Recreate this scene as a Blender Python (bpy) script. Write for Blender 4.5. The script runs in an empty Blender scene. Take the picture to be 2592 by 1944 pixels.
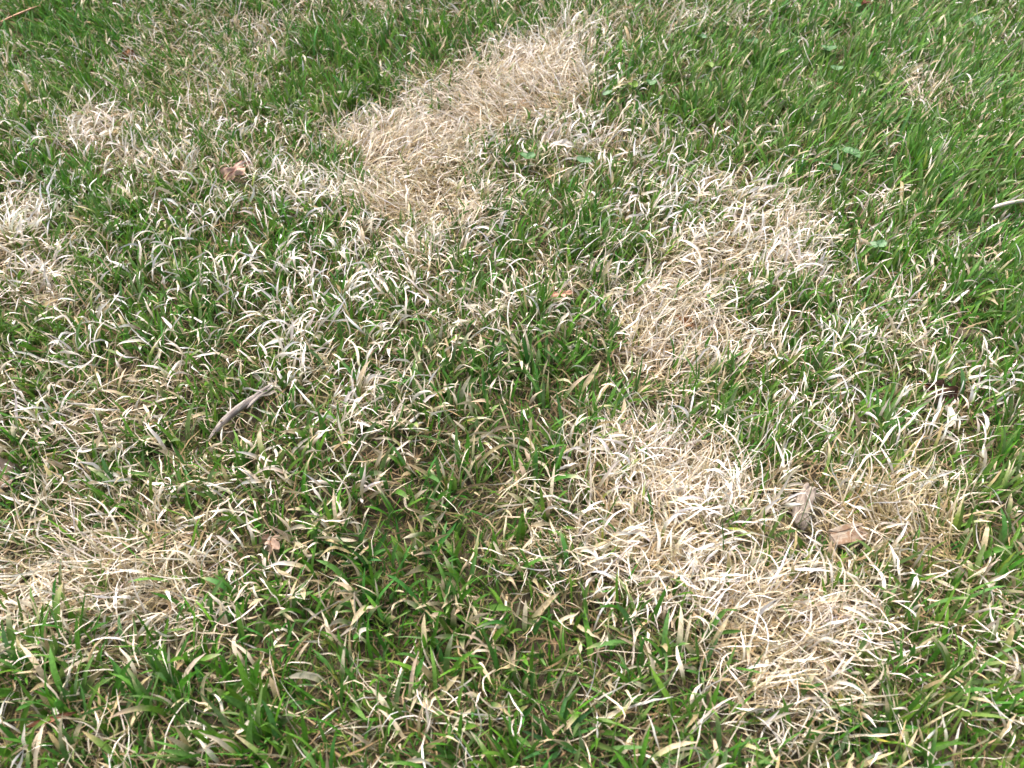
import bpy, math, random
import numpy as np

# ------------------------------------------------------------------ camera, light, exposure
scene = bpy.context.scene
R = math.radians
cam_d = bpy.data.cameras.new('camera')
cam = bpy.data.objects.new('camera', cam_d)
scene.collection.objects.link(cam)
cam.location = (0, 0, 0.58)
cam.rotation_euler = (R(90 - 47), 0, 0)
cam_d.sensor_width = 36
cam_d.lens = 18 / math.tan(R(31))
cam_d.clip_start = 0.01
cam_d.clip_end = 2000
cam_d.dof.use_dof = True
cam_d.dof.focus_distance = 0.80
cam_d.dof.aperture_fstop = 11
scene.camera = cam

SUN_EL, SUN_AZ = 62, -25          # soft light from high above, a little beyond and left
world = bpy.data.worlds.new('World')
scene.world = world
world.use_nodes = True
wn = world.node_tree.nodes
bg = wn['Background']
sky = wn.new('ShaderNodeTexSky')
sky.sky_type = 'NISHITA'
sky.sun_disc = False
sky.sun_elevation = R(SUN_EL)
sky.sun_rotation = R(SUN_AZ)
sky.air_density = 0.45
sky.dust_density = 7.0
sky.ozone_density = 0.6
world.node_tree.links.new(sky.outputs[0], bg.inputs['Color'])
bg.inputs['Strength'].default_value = 0.145
sl = bpy.data.lights.new('sun', 'SUN')
sl.energy = 1.0
sl.angle = R(60)
sl.color = (1.0, 0.97, 0.92)
sun = bpy.data.objects.new('sun', sl)
scene.collection.objects.link(sun)
sun.rotation_euler = (R(90 - SUN_EL), 0, R(180 - SUN_AZ))
sun.location = (0, 0, 3)
vs = scene.view_settings
vs.view_transform = 'Standard'
vs.look = 'None'
vs.gamma = 1.0
vs.use_curve_mapping = False
vs.exposure = 1.62

rng = np.random.default_rng(11)
random.seed(5)

# ------------------------------------------------------------------ fields over the lawn (metres)
PATCHES = [
    ('straw', 0.10, 0.050, [(0.383,1.336),(0.794,1.336),(0.424,0.433),(0.411,0.563),(0.391,0.816),(0.331,0.903),(0.241,1.048),(0.204,1.152)]),
    ('straw', 0.12, 0.050, [(-0.794,1.336),(-0.492,1.336),(-0.519,1.138),(-0.549,1.036),(-0.611,1.024),(-0.656,1.0)]),
    ('straw', 0.30, 0.040, [(-0.598,1.18),(-0.47,1.303),(-0.258,1.303),(-0.225,1.152),(-0.283,1.036),(-0.396,0.913),(-0.435,0.913),(-0.523,1.012)]),
    ('straw', 0.35, 0.030, [(-0.263,1.336),(-0.069,1.336),(-0.074,1.279),(-0.254,1.271)]),
    ('straw', 0.32, 0.030, [(0.103,1.336),(0.397,1.336),(0.342,1.271),(0.149,1.195),(0.105,1.24)]),
    ('straw', 0.08, 0.030, [(-0.318,1.24),(-0.004,1.287),(-0.011,1.195),(-0.133,1.138),(-0.208,1.024),(-0.326,1.012),(-0.359,1.112)]),
    ('straw', 0.05, 0.030, [(-0.357,0.27),(-0.223,0.277),(-0.002,0.254),(0.138,0.219),(0.133,0.19),(-0.324,0.19)]),
    ('straw', 0.25, 0.040, [(-0.119,0.234),(0.03,0.257),(0.089,0.219),(-0.061,0.195)]),
    ('straw', 0.06, 0.030, [(-0.069,0.588),(0.082,0.601),(0.089,0.522),(0.119,0.494),(0.056,0.443),(-0.021,0.396),(-0.084,0.405),(-0.085,0.516)]),
    ('straw', 0.06, 0.030, [(0.007,0.807),(0.118,0.825),(0.138,0.715),(0.069,0.692),(0.022,0.731)]),
    ('straw', 0.05, 0.020, [(-0.568,0.892),(-0.514,0.882),(-0.438,0.798),(-0.388,0.7),(-0.468,0.764),(-0.533,0.816)]),
    ('straw', 0.10, 0.030, [(-0.436,0.7),(-0.33,0.7),(-0.313,0.563),(-0.394,0.601)]),
    ('straw', 0.08, 0.030, [(-0.222,0.539),(-0.161,0.522),(-0.148,0.438),(-0.197,0.453)]),
    ('straw', 0.15, 0.040, [(0.23,0.563),(0.346,0.576),(0.359,0.483),(0.239,0.483)]),
    ('straw', 0.15, 0.050, [(0.293,0.325),(0.391,0.353),(0.324,0.19),(0.174,0.19),(0.138,0.219),(0.247,0.238)]),
    ('straw', 0.35, 0.040, [(0.276,0.281),(0.36,0.277),(0.343,0.238),(0.28,0.244)]),
    ('straw', 0.05, 0.040, [(-0.48,0.798),(-0.358,0.807),(-0.206,0.772),(-0.119,0.7),(-0.103,0.628),(-0.104,0.539),(-0.168,0.516),(-0.281,0.539),(-0.356,0.563),(-0.426,0.641)]),
    ('straw', 0.95, 0.018, [(-0.062,1.152),(-0.004,1.188),(0.05,1.24),(0.083,1.287),(0.102,1.24),(0.11,1.152),(0.11,1.06),(0.086,1.018),(0.026,0.975),(-0.032,0.961),(-0.067,0.903),(-0.057,0.844),(-0.014,0.807),(-0.023,0.772),(-0.074,0.764),(-0.103,0.755),(-0.145,0.772),(-0.177,0.825),(-0.204,0.882),(-0.237,0.977),(-0.231,1.014),(-0.183,1.012),(-0.153,1.073),(-0.131,1.112)]),
    ('straw', 0.60, 0.020, [(-0.159,1.073),(-0.119,1.125),(-0.062,1.152),(-0.077,1.048),(-0.135,1.012)]),
    ('straw', 0.55, 0.030, [(-0.166,0.772),(-0.074,0.764),(-0.023,0.772),(-0.052,0.715),(-0.099,0.7),(-0.151,0.731)]),
    ('straw', 0.98, 0.015, [(0.091,0.635),(0.138,0.666),(0.164,0.635),(0.171,0.572),(0.196,0.563),(0.158,0.539),(0.129,0.511),(0.097,0.545),(0.086,0.595)]),
    ('straw', 0.80, 0.020, [(0.164,0.614),(0.239,0.608),(0.228,0.551),(0.184,0.545),(0.167,0.576)]),
    ('straw', 0.70, 0.020, [(-0.065,0.598),(-0.021,0.641),(0.04,0.677),(0.092,0.677),(0.103,0.635),(0.034,0.641),(-0.029,0.601)]),
    ('straw', 0.95, 0.018, [(0.079,0.45),(0.118,0.483),(0.151,0.489),(0.174,0.433),(0.191,0.4),(0.173,0.345),(0.205,0.331),(0.255,0.325),(0.268,0.306),(0.264,0.264),(0.233,0.246),(0.189,0.23),(0.153,0.234),(0.129,0.274),(0.124,0.297),(0.083,0.319),(0.047,0.339),(0.024,0.353),(0.053,0.387),(0.069,0.409)]),
    ('straw', 0.75, 0.020, [(0.173,0.428),(0.223,0.414),(0.241,0.396),(0.222,0.345),(0.181,0.349)]),
    ('straw', 0.85, 0.020, [(0.244,0.405),(0.299,0.416),(0.325,0.391),(0.349,0.357),(0.344,0.335),(0.294,0.329),(0.244,0.349),(0.223,0.378)]),
    ('straw', 0.80, 0.020, [(0.151,0.7),(0.187,0.747),(0.231,0.772),(0.27,0.764),(0.323,0.731),(0.348,0.663),(0.308,0.67),(0.258,0.704),(0.215,0.677),(0.179,0.628)]),
    ('straw', 0.55, 0.020, [(0.234,0.789),(0.312,0.816),(0.357,0.807),(0.317,0.747),(0.27,0.764)]),
    ('straw', 0.75, 0.025, [(-0.615,1.042),(-0.523,1.012),(-0.438,0.923),(-0.371,0.882),(-0.433,0.849),(-0.498,0.882),(-0.57,0.944)]),
    ('straw', 0.75, 0.030, [(-0.392,0.357),(-0.326,0.37),(-0.274,0.353),(-0.225,0.325),(-0.21,0.306),(-0.249,0.288),(-0.299,0.292),(-0.367,0.295)]),
    ('straw', 0.55, 0.030, [(-0.414,0.522),(-0.349,0.539),(-0.278,0.511),(-0.26,0.453),(-0.24,0.433),(-0.312,0.443),(-0.364,0.483)]),
    ('straw', 0.60, 0.030, [(-0.581,0.816),(-0.546,0.807),(-0.496,0.731),(-0.431,0.641),(-0.453,0.614),(-0.498,0.614)]),
    ('straw', 0.60, 0.020, [(-0.165,0.494),(-0.131,0.522),(-0.083,0.539),(-0.091,0.489),(-0.144,0.463)]),
    ('straw', 0.60, 0.020, [(0.53,1.166),(0.556,1.098),(0.589,1.048),(0.593,0.995),(0.526,1.006),(0.508,1.073)]),
    ('straw', 0.50, 0.020, [(0.242,0.873),(0.302,0.897),(0.31,0.834),(0.248,0.812)]),
    ('straw', 0.50, 0.030, [(0.233,0.458),(0.314,0.468),(0.341,0.428),(0.314,0.414),(0.246,0.414)]),
    ('straw', 0.28, 0.030, [(-0.035,0.396),(0.035,0.414),(0.064,0.391),(0.026,0.353),(-0.024,0.365)]),
    ('straw', 0.45, 0.030, [(-0.362,0.913),(-0.209,0.863),(-0.201,0.807),(-0.32,0.825)]),
    ('straw', 0.55, 0.030, [(0.363,0.7),(0.393,0.641),(0.42,0.588),(0.381,0.576),(0.343,0.628)]),
    ('straw', 0.12, 0.020, [(0.092,0.508),(0.138,0.511),(0.166,0.536),(0.226,0.539),(0.233,0.494),(0.175,0.489),(0.111,0.492)]),
    ('straw', 0.20, 0.020, [(0.198,0.663),(0.255,0.688),(0.319,0.659),(0.355,0.608),(0.267,0.614),(0.205,0.621)]),
    ('straw', 0.35, 0.020, [(0.181,0.389),(0.215,0.394),(0.21,0.353),(0.181,0.349)]),
    ('straw', 0.25, 0.020, [(0.026,1.006),(0.11,1.018),(0.122,0.934),(0.042,0.934),(-0.026,0.934)]),
    ('bleach', 0.14, 0.060, [(-0.794,1.336),(0.794,1.336),(0.444,0.483),(0.42,0.601),(0.391,0.816),(0.237,1.024),(0.124,1.319),(-0.103,1.18),(-0.365,1.024),(-0.666,1.024)]),
    ('bleach', 0.72, 0.050, [(-0.581,0.816),(-0.426,0.641),(-0.36,0.816),(-0.212,0.807),(-0.105,0.656),(-0.104,0.539),(-0.167,0.511),(-0.281,0.505),(-0.34,0.539),(-0.472,0.551)]),
    ('bleach', 1.00, 0.030, [(-0.223,0.663),(-0.161,0.656),(-0.11,0.608),(-0.119,0.563),(-0.201,0.563)]),
    ('bleach', 1.00, 0.030, [(-0.355,0.882),(-0.212,0.882),(-0.195,0.798),(-0.302,0.789)]),
    ('bleach', 0.85, 0.030, [(-0.612,1.042),(-0.52,1.0),(-0.415,0.903),(-0.434,0.853),(-0.553,0.944)]),
    ('bleach', 0.90, 0.030, [(-0.581,0.816),(-0.546,0.807),(-0.486,0.715),(-0.492,0.67),(-0.515,0.656)]),
    ('bleach', 0.85, 0.030, [(-0.009,0.966),(0.078,0.977),(0.127,0.934),(0.112,0.887),(0.025,0.903)]),
    ('bleach', 0.80, 0.030, [(-0.044,0.772),(-0.008,0.781),(0.036,0.7),(0.007,0.677),(-0.037,0.715)]),
    ('bleach', 0.75, 0.030, [(0.08,0.892),(0.197,0.903),(0.221,0.807),(0.155,0.731),(0.114,0.772),(0.066,0.834)]),
    ('bleach', 0.20, 0.030, [(-0.243,1.012),(-0.087,1.0),(-0.035,0.816),(-0.105,0.772),(-0.185,0.844)]),
    ('bleach', 0.95, 0.030, [(0.186,0.739),(0.272,0.772),(0.321,0.723),(0.339,0.663),(0.289,0.67),(0.238,0.7),(0.183,0.685)]),
    ('bleach', 0.70, 0.030, [(0.127,0.747),(0.174,0.764),(0.176,0.67),(0.128,0.656)]),
    ('bleach', 0.95, 0.025, [(0.026,0.357),(0.069,0.405),(0.119,0.419),(0.163,0.414),(0.178,0.374),(0.153,0.31),(0.113,0.314),(0.057,0.333)]),
    ('bleach', 0.80, 0.030, [(0.075,0.448),(0.146,0.483),(0.166,0.433),(0.147,0.409),(0.103,0.414)]),
    ('bleach', 0.55, 0.030, [(0.171,0.333),(0.255,0.325),(0.256,0.27),(0.217,0.244),(0.16,0.238),(0.148,0.277)]),
    ('bleach', 0.80, 0.030, [(0.236,0.473),(0.319,0.483),(0.338,0.433),(0.321,0.414),(0.257,0.428)]),
    ('bleach', 0.75, 0.040, [(0.233,0.576),(0.433,0.576),(0.419,0.483),(0.338,0.468),(0.269,0.511)]),
    ('bleach', 0.70, 0.030, [(0.366,0.505),(0.407,0.505),(0.388,0.453),(0.358,0.458)]),
    ('bleach', 0.75, 0.030, [(-0.165,0.494),(-0.131,0.522),(-0.083,0.539),(-0.091,0.489),(-0.144,0.463)]),
    ('bleach', 0.75, 0.030, [(-0.414,0.522),(-0.349,0.539),(-0.278,0.511),(-0.264,0.468),(-0.314,0.453),(-0.364,0.483)]),
    ('bleach', 0.70, 0.030, [(-0.427,0.443),(-0.362,0.433),(-0.324,0.387),(-0.401,0.378)]),
    ('bleach', 0.45, 0.040, [(-0.449,0.494),(-0.251,0.483),(-0.155,0.433),(-0.176,0.378),(-0.398,0.37)]),
    ('bleach', 0.30, 0.040, [(-0.398,0.37),(-0.224,0.365),(-0.183,0.306),(-0.363,0.284)]),
    ('bleach', 0.11, 0.050, [(-0.36,0.277),(0.127,0.27),(0.133,0.19),(-0.324,0.19)]),
    ('bleach', 0.22, 0.030, [(-0.12,0.238),(0.046,0.264),(0.088,0.21),(-0.061,0.195)]),
    ('bleach', 0.14, 0.040, [(-0.087,0.433),(0.017,0.433),(0.018,0.288),(-0.101,0.288)]),
    ('bleach', 0.60, 0.030, [(-0.057,0.614),(-0.021,0.641),(0.04,0.677),(0.063,0.67),(-0.02,0.601),(-0.046,0.582)]),
    ('bleach', 0.22, 0.040, [(-0.068,0.576),(0.085,0.588),(0.087,0.494),(-0.043,0.483)]),
    ('bleach', 0.60, 0.030, [(0.533,1.166),(0.556,1.098),(0.595,1.0),(0.534,1.012)]),
    ('bleach', 0.55, 0.030, [(0.24,0.892),(0.309,0.903),(0.31,0.834),(0.243,0.812)]),
    ('bleach', 0.16, 0.050, [(0.272,0.325),(0.387,0.345),(0.324,0.19),(0.145,0.19),(0.182,0.225),(0.261,0.254)]),
    ('lush', 0.90, 0.020, [(-0.568,0.892),(-0.514,0.882),(-0.438,0.798),(-0.388,0.7),(-0.468,0.764),(-0.533,0.816)]),
    ('lush', 0.80, 0.030, [(0.013,0.807),(0.118,0.825),(0.138,0.715),(0.069,0.692),(0.022,0.731)]),
    ('lush', 0.70, 0.050, [(0.26,1.18),(0.485,1.287),(0.76,1.255),(0.487,0.588),(0.44,0.67),(0.409,0.789),(0.342,0.903),(0.223,1.012)]),
    ('lush', 0.70, 0.040, [(-0.318,1.24),(-0.004,1.287),(-0.011,1.195),(-0.133,1.138),(-0.208,1.024),(-0.326,1.012),(-0.359,1.112)]),
    ('lush', 0.60, 0.040, [(-0.794,1.336),(-0.564,1.287),(-0.529,1.048),(-0.647,0.977)]),
    ('lush', 0.60, 0.030, [(-0.233,0.551),(-0.161,0.522),(-0.148,0.438),(-0.205,0.453)]),
    ('lush', 0.60, 0.030, [(0.057,0.539),(0.227,0.505),(0.303,0.483),(0.21,0.463),(0.079,0.494)]),
    ('lush', 0.50, 0.040, [(-0.357,0.27),(-0.223,0.277),(-0.064,0.238),(-0.119,0.19),(-0.324,0.19)]),
    ('lush', 0.60, 0.030, [(-0.008,0.244),(0.128,0.277),(0.138,0.219),(0.028,0.207)]),
    ('lush', 0.60, 0.030, [(0.453,0.656),(0.509,0.641),(0.424,0.433),(0.399,0.473)]),
    ('lush', 0.50, 0.030, [(-0.431,0.685),(-0.33,0.7),(-0.313,0.563),(-0.394,0.601)]),
    ('broad', 0.90, 0.060, [(-0.091,0.588),(0.085,0.588),(0.091,0.494),(0.047,0.433),(0.026,0.365),(0.049,0.314),(0.128,0.277),(0.133,0.19),(-0.324,0.19),(-0.357,0.27),(-0.208,0.295),(-0.198,0.378),(-0.155,0.433)]),
    ('broad', 0.50, 0.060, [(-0.472,0.551),(-0.166,0.505),(-0.155,0.433),(-0.198,0.378),(-0.21,0.306),(-0.372,0.306)]),
    ('broad', 0.60, 0.060, [(0.278,0.345),(0.424,0.433),(0.324,0.19),(0.133,0.19),(0.151,0.225),(0.261,0.254)]),
    ('olive', 0.90, 0.030, [(0.252,0.409),(0.321,0.414),(0.353,0.357),(0.344,0.333),(0.275,0.333),(0.248,0.365)]),
    ('olive', 0.50, 0.030, [(0.153,0.306),(0.19,0.295),(0.171,0.264),(0.147,0.27)]),
    ('olive', 0.40, 0.040, [(-0.14,0.934),(-0.065,0.913),(-0.075,0.789),(-0.134,0.816)]),
    ('olive', 0.50, 0.050, [(-0.515,1.024),(-0.363,1.073),(-0.276,1.0),(-0.304,0.903),(-0.404,0.903)]),
]

def lattice(seed, n=64):
    return np.random.default_rng(seed).random((n, n))

def vnoise(x, y, scale, seed):
    L = lattice(seed); n = L.shape[0]
    u = np.asarray(x) / scale + 100.3; v = np.asarray(y) / scale + 100.7
    i = np.floor(u).astype(int); j = np.floor(v).astype(int)
    f = u - i; g = v - j
    f = f * f * (3 - 2 * f); g = g * g * (3 - 2 * g)
    a = L[i % n, j % n]; b = L[(i + 1) % n, j % n]; c = L[i % n, (j + 1) % n]; d = L[(i + 1) % n, (j + 1) % n]
    return (a * (1 - f) + b * f) * (1 - g) + (c * (1 - f) + d * f) * g

def fbm(x, y, scale, seed, octaves=3):
    s = 0; a = 1; t = 0
    for k in range(octaves):
        s = s + a * vnoise(x, y, scale / 2 ** k, seed + 17 * k); t += a; a *= .5
    return s / t

def height(x, y):
    x = np.asarray(x, float); y = np.asarray(y, float)
    r = np.hypot(x, y - .8)
    fade = np.clip((6 - r) / 3, 0, 1)
    return fade * ((fbm(x, y, .22, 3, 2) - .5) * .026 + (fbm(x, y, .06, 8, 2) - .5) * .010)

GX0, GX1, GY0, GY1, GS = -1.7, 1.7, -.6, 2.4, .008
gx = np.arange(GX0, GX1, GS); gy = np.arange(GY0, GY1, GS)
GXX, GYY = np.meshgrid(gx, gy, indexing='ij')
FIELD = {k: np.full(GXX.shape, v) for k, v in dict(straw=.11, bleach=.36, lush=.2, broad=.1, olive=.0).items()}
jit = (fbm(GXX, GYY, .09, 40, 4) - .5) * .10

def signed_distance(px, py, poly):
    d = np.full(px.shape, 1e9); inside = np.zeros(px.shape, bool)
    n = len(poly)
    for a in range(n):
        x0, y0 = poly[a]; x1, y1 = poly[(a + 1) % n]
        ex, ey = x1 - x0, y1 - y0
        t = np.clip(((px - x0) * ex + (py - y0) * ey) / (ex * ex + ey * ey + 1e-12), 0, 1)
        d = np.minimum(d, np.hypot(px - x0 - t * ex, py - y0 - t * ey))
        c = ((y0 > py) != (y1 > py)) & (px < (x1 - x0) * (py - y0) / (y1 - y0 + 1e-12) + x0)
        inside ^= c
    return np.where(inside, -d, d)

for name, amount, soft, poly in PATCHES:
    sd = signed_distance(GXX, GYY, poly) + jit * min(1, soft / .03)
    w = np.clip(.5 - sd / (2.2 * soft), 0, 1); w = w * w * (3 - 2 * w)
    FIELD[name] = FIELD[name] * (1 - w) + amount * w
mott = fbm(GXX, GYY, .07, 77, 3)
FIELD['straw'] = np.clip(FIELD['straw'] + (mott - .5) * .5 * (1 - FIELD['straw']), 0, 1)
FIELD['bleach'] = np.clip(FIELD['bleach'] * (.55 + .9 * fbm(GXX, GYY, .05, 91, 2)), 0, 1)

def sample(name, x, y, loose=.010):
    x = x + rng.normal(0, loose, len(x)); y = y + rng.normal(0, loose, len(y))
    i = np.clip(((x - GX0) / GS).astype(int), 0, len(gx) - 1)
    j = np.clip(((y - GY0) / GS).astype(int), 0, len(gy) - 1)
    return FIELD[name][i, j]

def lean(x, y):
    """how the living grass leans: to the right and away on the right side, slightly left on the far left"""
    k = 1 / (1 + np.exp(-(x - .25 + (y - .8) * .1) / .12))
    k2 = 1 / (1 + np.exp((x + .35) / .15)) * np.clip((y - .6) / .4, 0, 1)
    lx = .75 * k - .25 * k2; ly = .55 * k + .15
    return lx, ly

# ------------------------------------------------------------------ mesh helpers
def make_obj(name, co, faces, mat, parent=None, colors=None, smooth=True, quad=True):
    me = bpy.data.meshes.new(name)
    co = np.asarray(co, np.float32)
    if isinstance(faces, np.ndarray):
        nf, k = faces.shape
        me.vertices.add(len(co)); me.vertices.foreach_set('co', co.ravel())
        me.loops.add(nf * k); me.loops.foreach_set('vertex_index', faces.astype(np.int32).ravel())
        me.polygons.add(nf)
        me.polygons.foreach_set('loop_start', np.arange(0, nf * k, k, dtype=np.int32))
        me.polygons.foreach_set('use_smooth', np.full(nf, smooth, bool))
        me.update(calc_edges=True)
    else:
        me.from_pydata([tuple(map(float, c)) for c in co], [], [tuple(f) for f in faces])
        for p in me.polygons: p.use_smooth = smooth
    if colors is not None:
        a = me.color_attributes.new('Col', 'FLOAT_COLOR', 'POINT')
        c4 = np.ones((len(co), 4), np.float32); c4[:, :3] = colors
        a.data.foreach_set('color', c4.ravel())
    me.materials.append(mat)
    o = bpy.data.objects.new(name, me)
    scene.collection.objects.link(o)
    if parent is not None: o.parent = parent
    return o

def tag(o, label=None, category=None, group=None, kind=None):
    if label: o['label'] = label
    if category: o['category'] = category
    if group: o['group'] = group
    if kind: o['kind'] = kind
    return o

def empty(name, loc, rz=0, label=None, category=None, group=None):
    o = bpy.data.objects.new(name, None)
    o.empty_display_size = .01
    o.location = loc; o.rotation_euler = (0, 0, rz)
    scene.collection.objects.link(o)
    return tag(o, label, category, group)

# ------------------------------------------------------------------ materials
def mat_blade(name, rough, trans, spec, vary=.25):
    m = bpy.data.materials.new(name); m.use_nodes = True
    nt = m.node_tree; N = nt.nodes; L = nt.links
    out = N['Material Output']; b = N['Principled BSDF']
    at = N.new('ShaderNodeAttribute'); at.attribute_name = 'Col'
    tc = N.new('ShaderNodeTexCoord')
    no = N.new('ShaderNodeTexNoise'); no.inputs['Scale'].default_value = 420; no.inputs['Detail'].default_value = 2
    L.new(tc.outputs['Object'], no.inputs['Vector'])
    mr = N.new('ShaderNodeMapRange'); mr.inputs['From Min'].default_value = .3; mr.inputs['From Max'].default_value = .7
    mr.inputs['To Min'].default_value = 1 - vary; mr.inputs['To Max'].default_value = 1 + vary * .6
    L.new(no.outputs['Fac'], mr.inputs['Value'])
    mx = N.new('ShaderNodeMix'); mx.data_type = 'RGBA'; mx.blend_type = 'MULTIPLY'; mx.inputs['Factor'].default_value = 1
    L.new(at.outputs['Color'], mx.inputs['A']); L.new(mr.outputs['Result'], mx.inputs['B'])
    L.new(mx.outputs['Result'], b.inputs['Base Color'])
    b.inputs['Roughness'].default_value = rough
    b.inputs['Specular IOR Level'].default_value = spec
    tr = N.new('ShaderNodeBsdfTranslucent'); L.new(mx.outputs['Result'], tr.inputs['Color'])
    ms = N.new('ShaderNodeMixShader'); ms.inputs['Fac'].default_value = trans
    L.new(b.outputs[0], ms.inputs[1]); L.new(tr.outputs[0], ms.inputs[2])
    L.new(ms.outputs[0], out.inputs['Surface'])
    return m

def mat_soil():
    m = bpy.data.materials.new('soil'); m.use_nodes = True
    nt = m.node_tree; N = nt.nodes; L = nt.links
    b = N['Principled BSDF']; b.inputs['Roughness'].default_value = .95
    tc = N.new('ShaderNodeTexCoord')
    n1 = N.new('ShaderNodeTexNoise'); n1.inputs['Scale'].default_value = 90; n1.inputs['Detail'].default_value = 6
    L.new(tc.outputs['Object'], n1.inputs['Vector'])
    cr = N.new('ShaderNodeValToRGB')
    e = cr.color_ramp.elements
    e[0].position = .3; e[0].color = (.030, .022, .014, 1)
    e[1].position = .75; e[1].color = (.115, .085, .050, 1)
    k = e.new(.52); k.color = (.060, .050, .026, 1)
    L.new(n1.outputs['Fac'], cr.inputs['Fac']); L.new(cr.outputs['Color'], b.inputs['Base Color'])
    bp = N.new('ShaderNodeBump'); bp.inputs['Strength'].default_value = .8; bp.inputs['Distance'].default_value = .004
    L.new(n1.outputs['Fac'], bp.inputs['Height']); L.new(bp.outputs[0], b.inputs['Normal'])
    return m

def mat_wood(name, dark, light, scale=260, stretch=.10, rough=.85, accent=None):
    """weathered wood, fibres along the object's local X axis"""
    m = bpy.data.materials.new(name); m.use_nodes = True
    nt = m.node_tree; N = nt.nodes; L = nt.links
    b = N['Principled BSDF']; b.inputs['Roughness'].default_value = rough
    b.inputs['Specular IOR Level'].default_value = .2
    tc = N.new('ShaderNodeTexCoord'); mp = N.new('ShaderNodeMapping')
    mp.inputs['Scale'].default_value = (stretch, 1, 1)
    L.new(tc.outputs['Object'], mp.inputs['Vector'])
    n1 = N.new('ShaderNodeTexNoise'); n1.inputs['Scale'].default_value = scale * 1.9; n1.inputs['Detail'].default_value = 6
    n1.inputs['Roughness'].default_value = .65
    L.new(mp.outputs[0], n1.inputs['Vector'])
    cr = N.new('ShaderNodeValToRGB'); e = cr.color_ramp.elements
    e[0].position = .34; e[0].color = (*dark, 1); e[1].position = .62; e[1].color = (*light, 1)
    L.new(n1.outputs['Fac'], cr.inputs['Fac'])
    src = cr.outputs['Color']
    if accent:
        n2 = N.new('ShaderNodeTexNoise'); n2.inputs['Scale'].default_value = 140; n2.inputs['Detail'].default_value = 2
        L.new(tc.outputs['Object'], n2.inputs['Vector'])
        mr = N.new('ShaderNodeMapRange'); mr.inputs['From Min'].default_value = .48; mr.inputs['From Max'].default_value = .62
        L.new(n2.outputs['Fac'], mr.inputs['Value'])
        mx = N.new('ShaderNodeMix'); mx.data_type = 'RGBA'
        L.new(mr.outputs['Result'], mx.inputs['Factor']); L.new(src, mx.inputs['A']); mx.inputs['B'].default_value = (*accent, 1)
        src = mx.outputs['Result']
    L.new(src, b.inputs['Base Color'])
    bp = N.new('ShaderNodeBump'); bp.inputs['Strength'].default_value = .7; bp.inputs['Distance'].default_value = .0006
    L.new(n1.outputs['Fac'], bp.inputs['Height']); L.new(bp.outputs[0], b.inputs['Normal'])
    return m

def mat_leaf(name, c1, c2, trans=.15, rough=.6, scale=180):
    m = bpy.data.materials.new(name); m.use_nodes = True
    nt = m.node_tree; N = nt.nodes; L = nt.links
    out = N['Material Output']; b = N['Principled BSDF']; b.inputs['Roughness'].default_value = rough
    b.inputs['Specular IOR Level'].default_value = .35
    tc = N.new('ShaderNodeTexCoord')
    n1 = N.new('ShaderNodeTexNoise'); n1.inputs['Scale'].default_value = scale; n1.inputs['Detail'].default_value = 4
    L.new(tc.outputs['Object'], n1.inputs['Vector'])
    cr = N.new('ShaderNodeValToRGB'); e = cr.color_ramp.elements
    e[0].position = .36; e[0].color = (*c1, 1); e[1].position = .64; e[1].color = (*c2, 1)
    L.new(n1.outputs['Fac'], cr.inputs['Fac']); L.new(cr.outputs['Color'], b.inputs['Base Color'])
    bp = N.new('ShaderNodeBump'); bp.inputs['Strength'].default_value = .35; bp.inputs['Distance'].default_value = .0008
    L.new(n1.outputs['Fac'], bp.inputs['Height']); L.new(bp.outputs[0], b.inputs['Normal'])
    tr = N.new('ShaderNodeBsdfTranslucent'); L.new(cr.outputs['Color'], tr.inputs['Color'])
    ms = N.new('ShaderNodeMixShader'); ms.inputs['Fac'].default_value = trans
    L.new(b.outputs[0], ms.inputs[1]); L.new(tr.outputs[0], ms.inputs[2]); L.new(ms.outputs[0], out.inputs['Surface'])
    return m

M_GREEN = mat_blade('living_blade', .5, .22, .28)
M_STRAW = mat_blade('straw_blade', .7, .12, .2)
M_BLEACH = mat_blade('bleached_blade', .60, .14, .25, .12)
M_THATCH = mat_blade('thatch_blade', .80, .10, .15)

# ------------------------------------------------------------------ ground
def axis():
    inner = np.arange(-3, 3.001, .03)
    out = np.array([3.3, 4, 5, 7, 10, 18, 40, 100, 300, 700.])
    return np.concatenate([-out[::-1], inner, out])
ax = axis(); AX, AY = np.meshgrid(ax, ax + .8, indexing='ij')
AZ = height(AX, AY)
n = len(ax)
idx = np.arange(n * n).reshape(n, n)
fc = np.stack([idx[:-1, :-1].ravel(), idx[1:, :-1].ravel(), idx[1:, 1:].ravel(), idx[:-1, 1:].ravel()], 1)
ground = make_obj('ground', np.stack([AX.ravel(), AY.ravel(), AZ.ravel()], 1), fc, mat_soil())
tag(ground, 'dark brown soil under the patchy lawn', 'ground', kind='structure')

# ------------------------------------------------------------------ things lying in the grass: where the blades keep clear
# (x, y, radius): blades are not rooted here; and just in front of it they stay short
KEEP = []
def keep_line(a, b, r):
    k = max(2, int(math.hypot(b[0] - a[0], b[1] - a[1]) / (r * .7)) + 1)
    for t in np.linspace(0, 1, k): KEEP.append((a[0] + (b[0] - a[0]) * t, a[1] + (b[1] - a[1]) * t, r))

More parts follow.
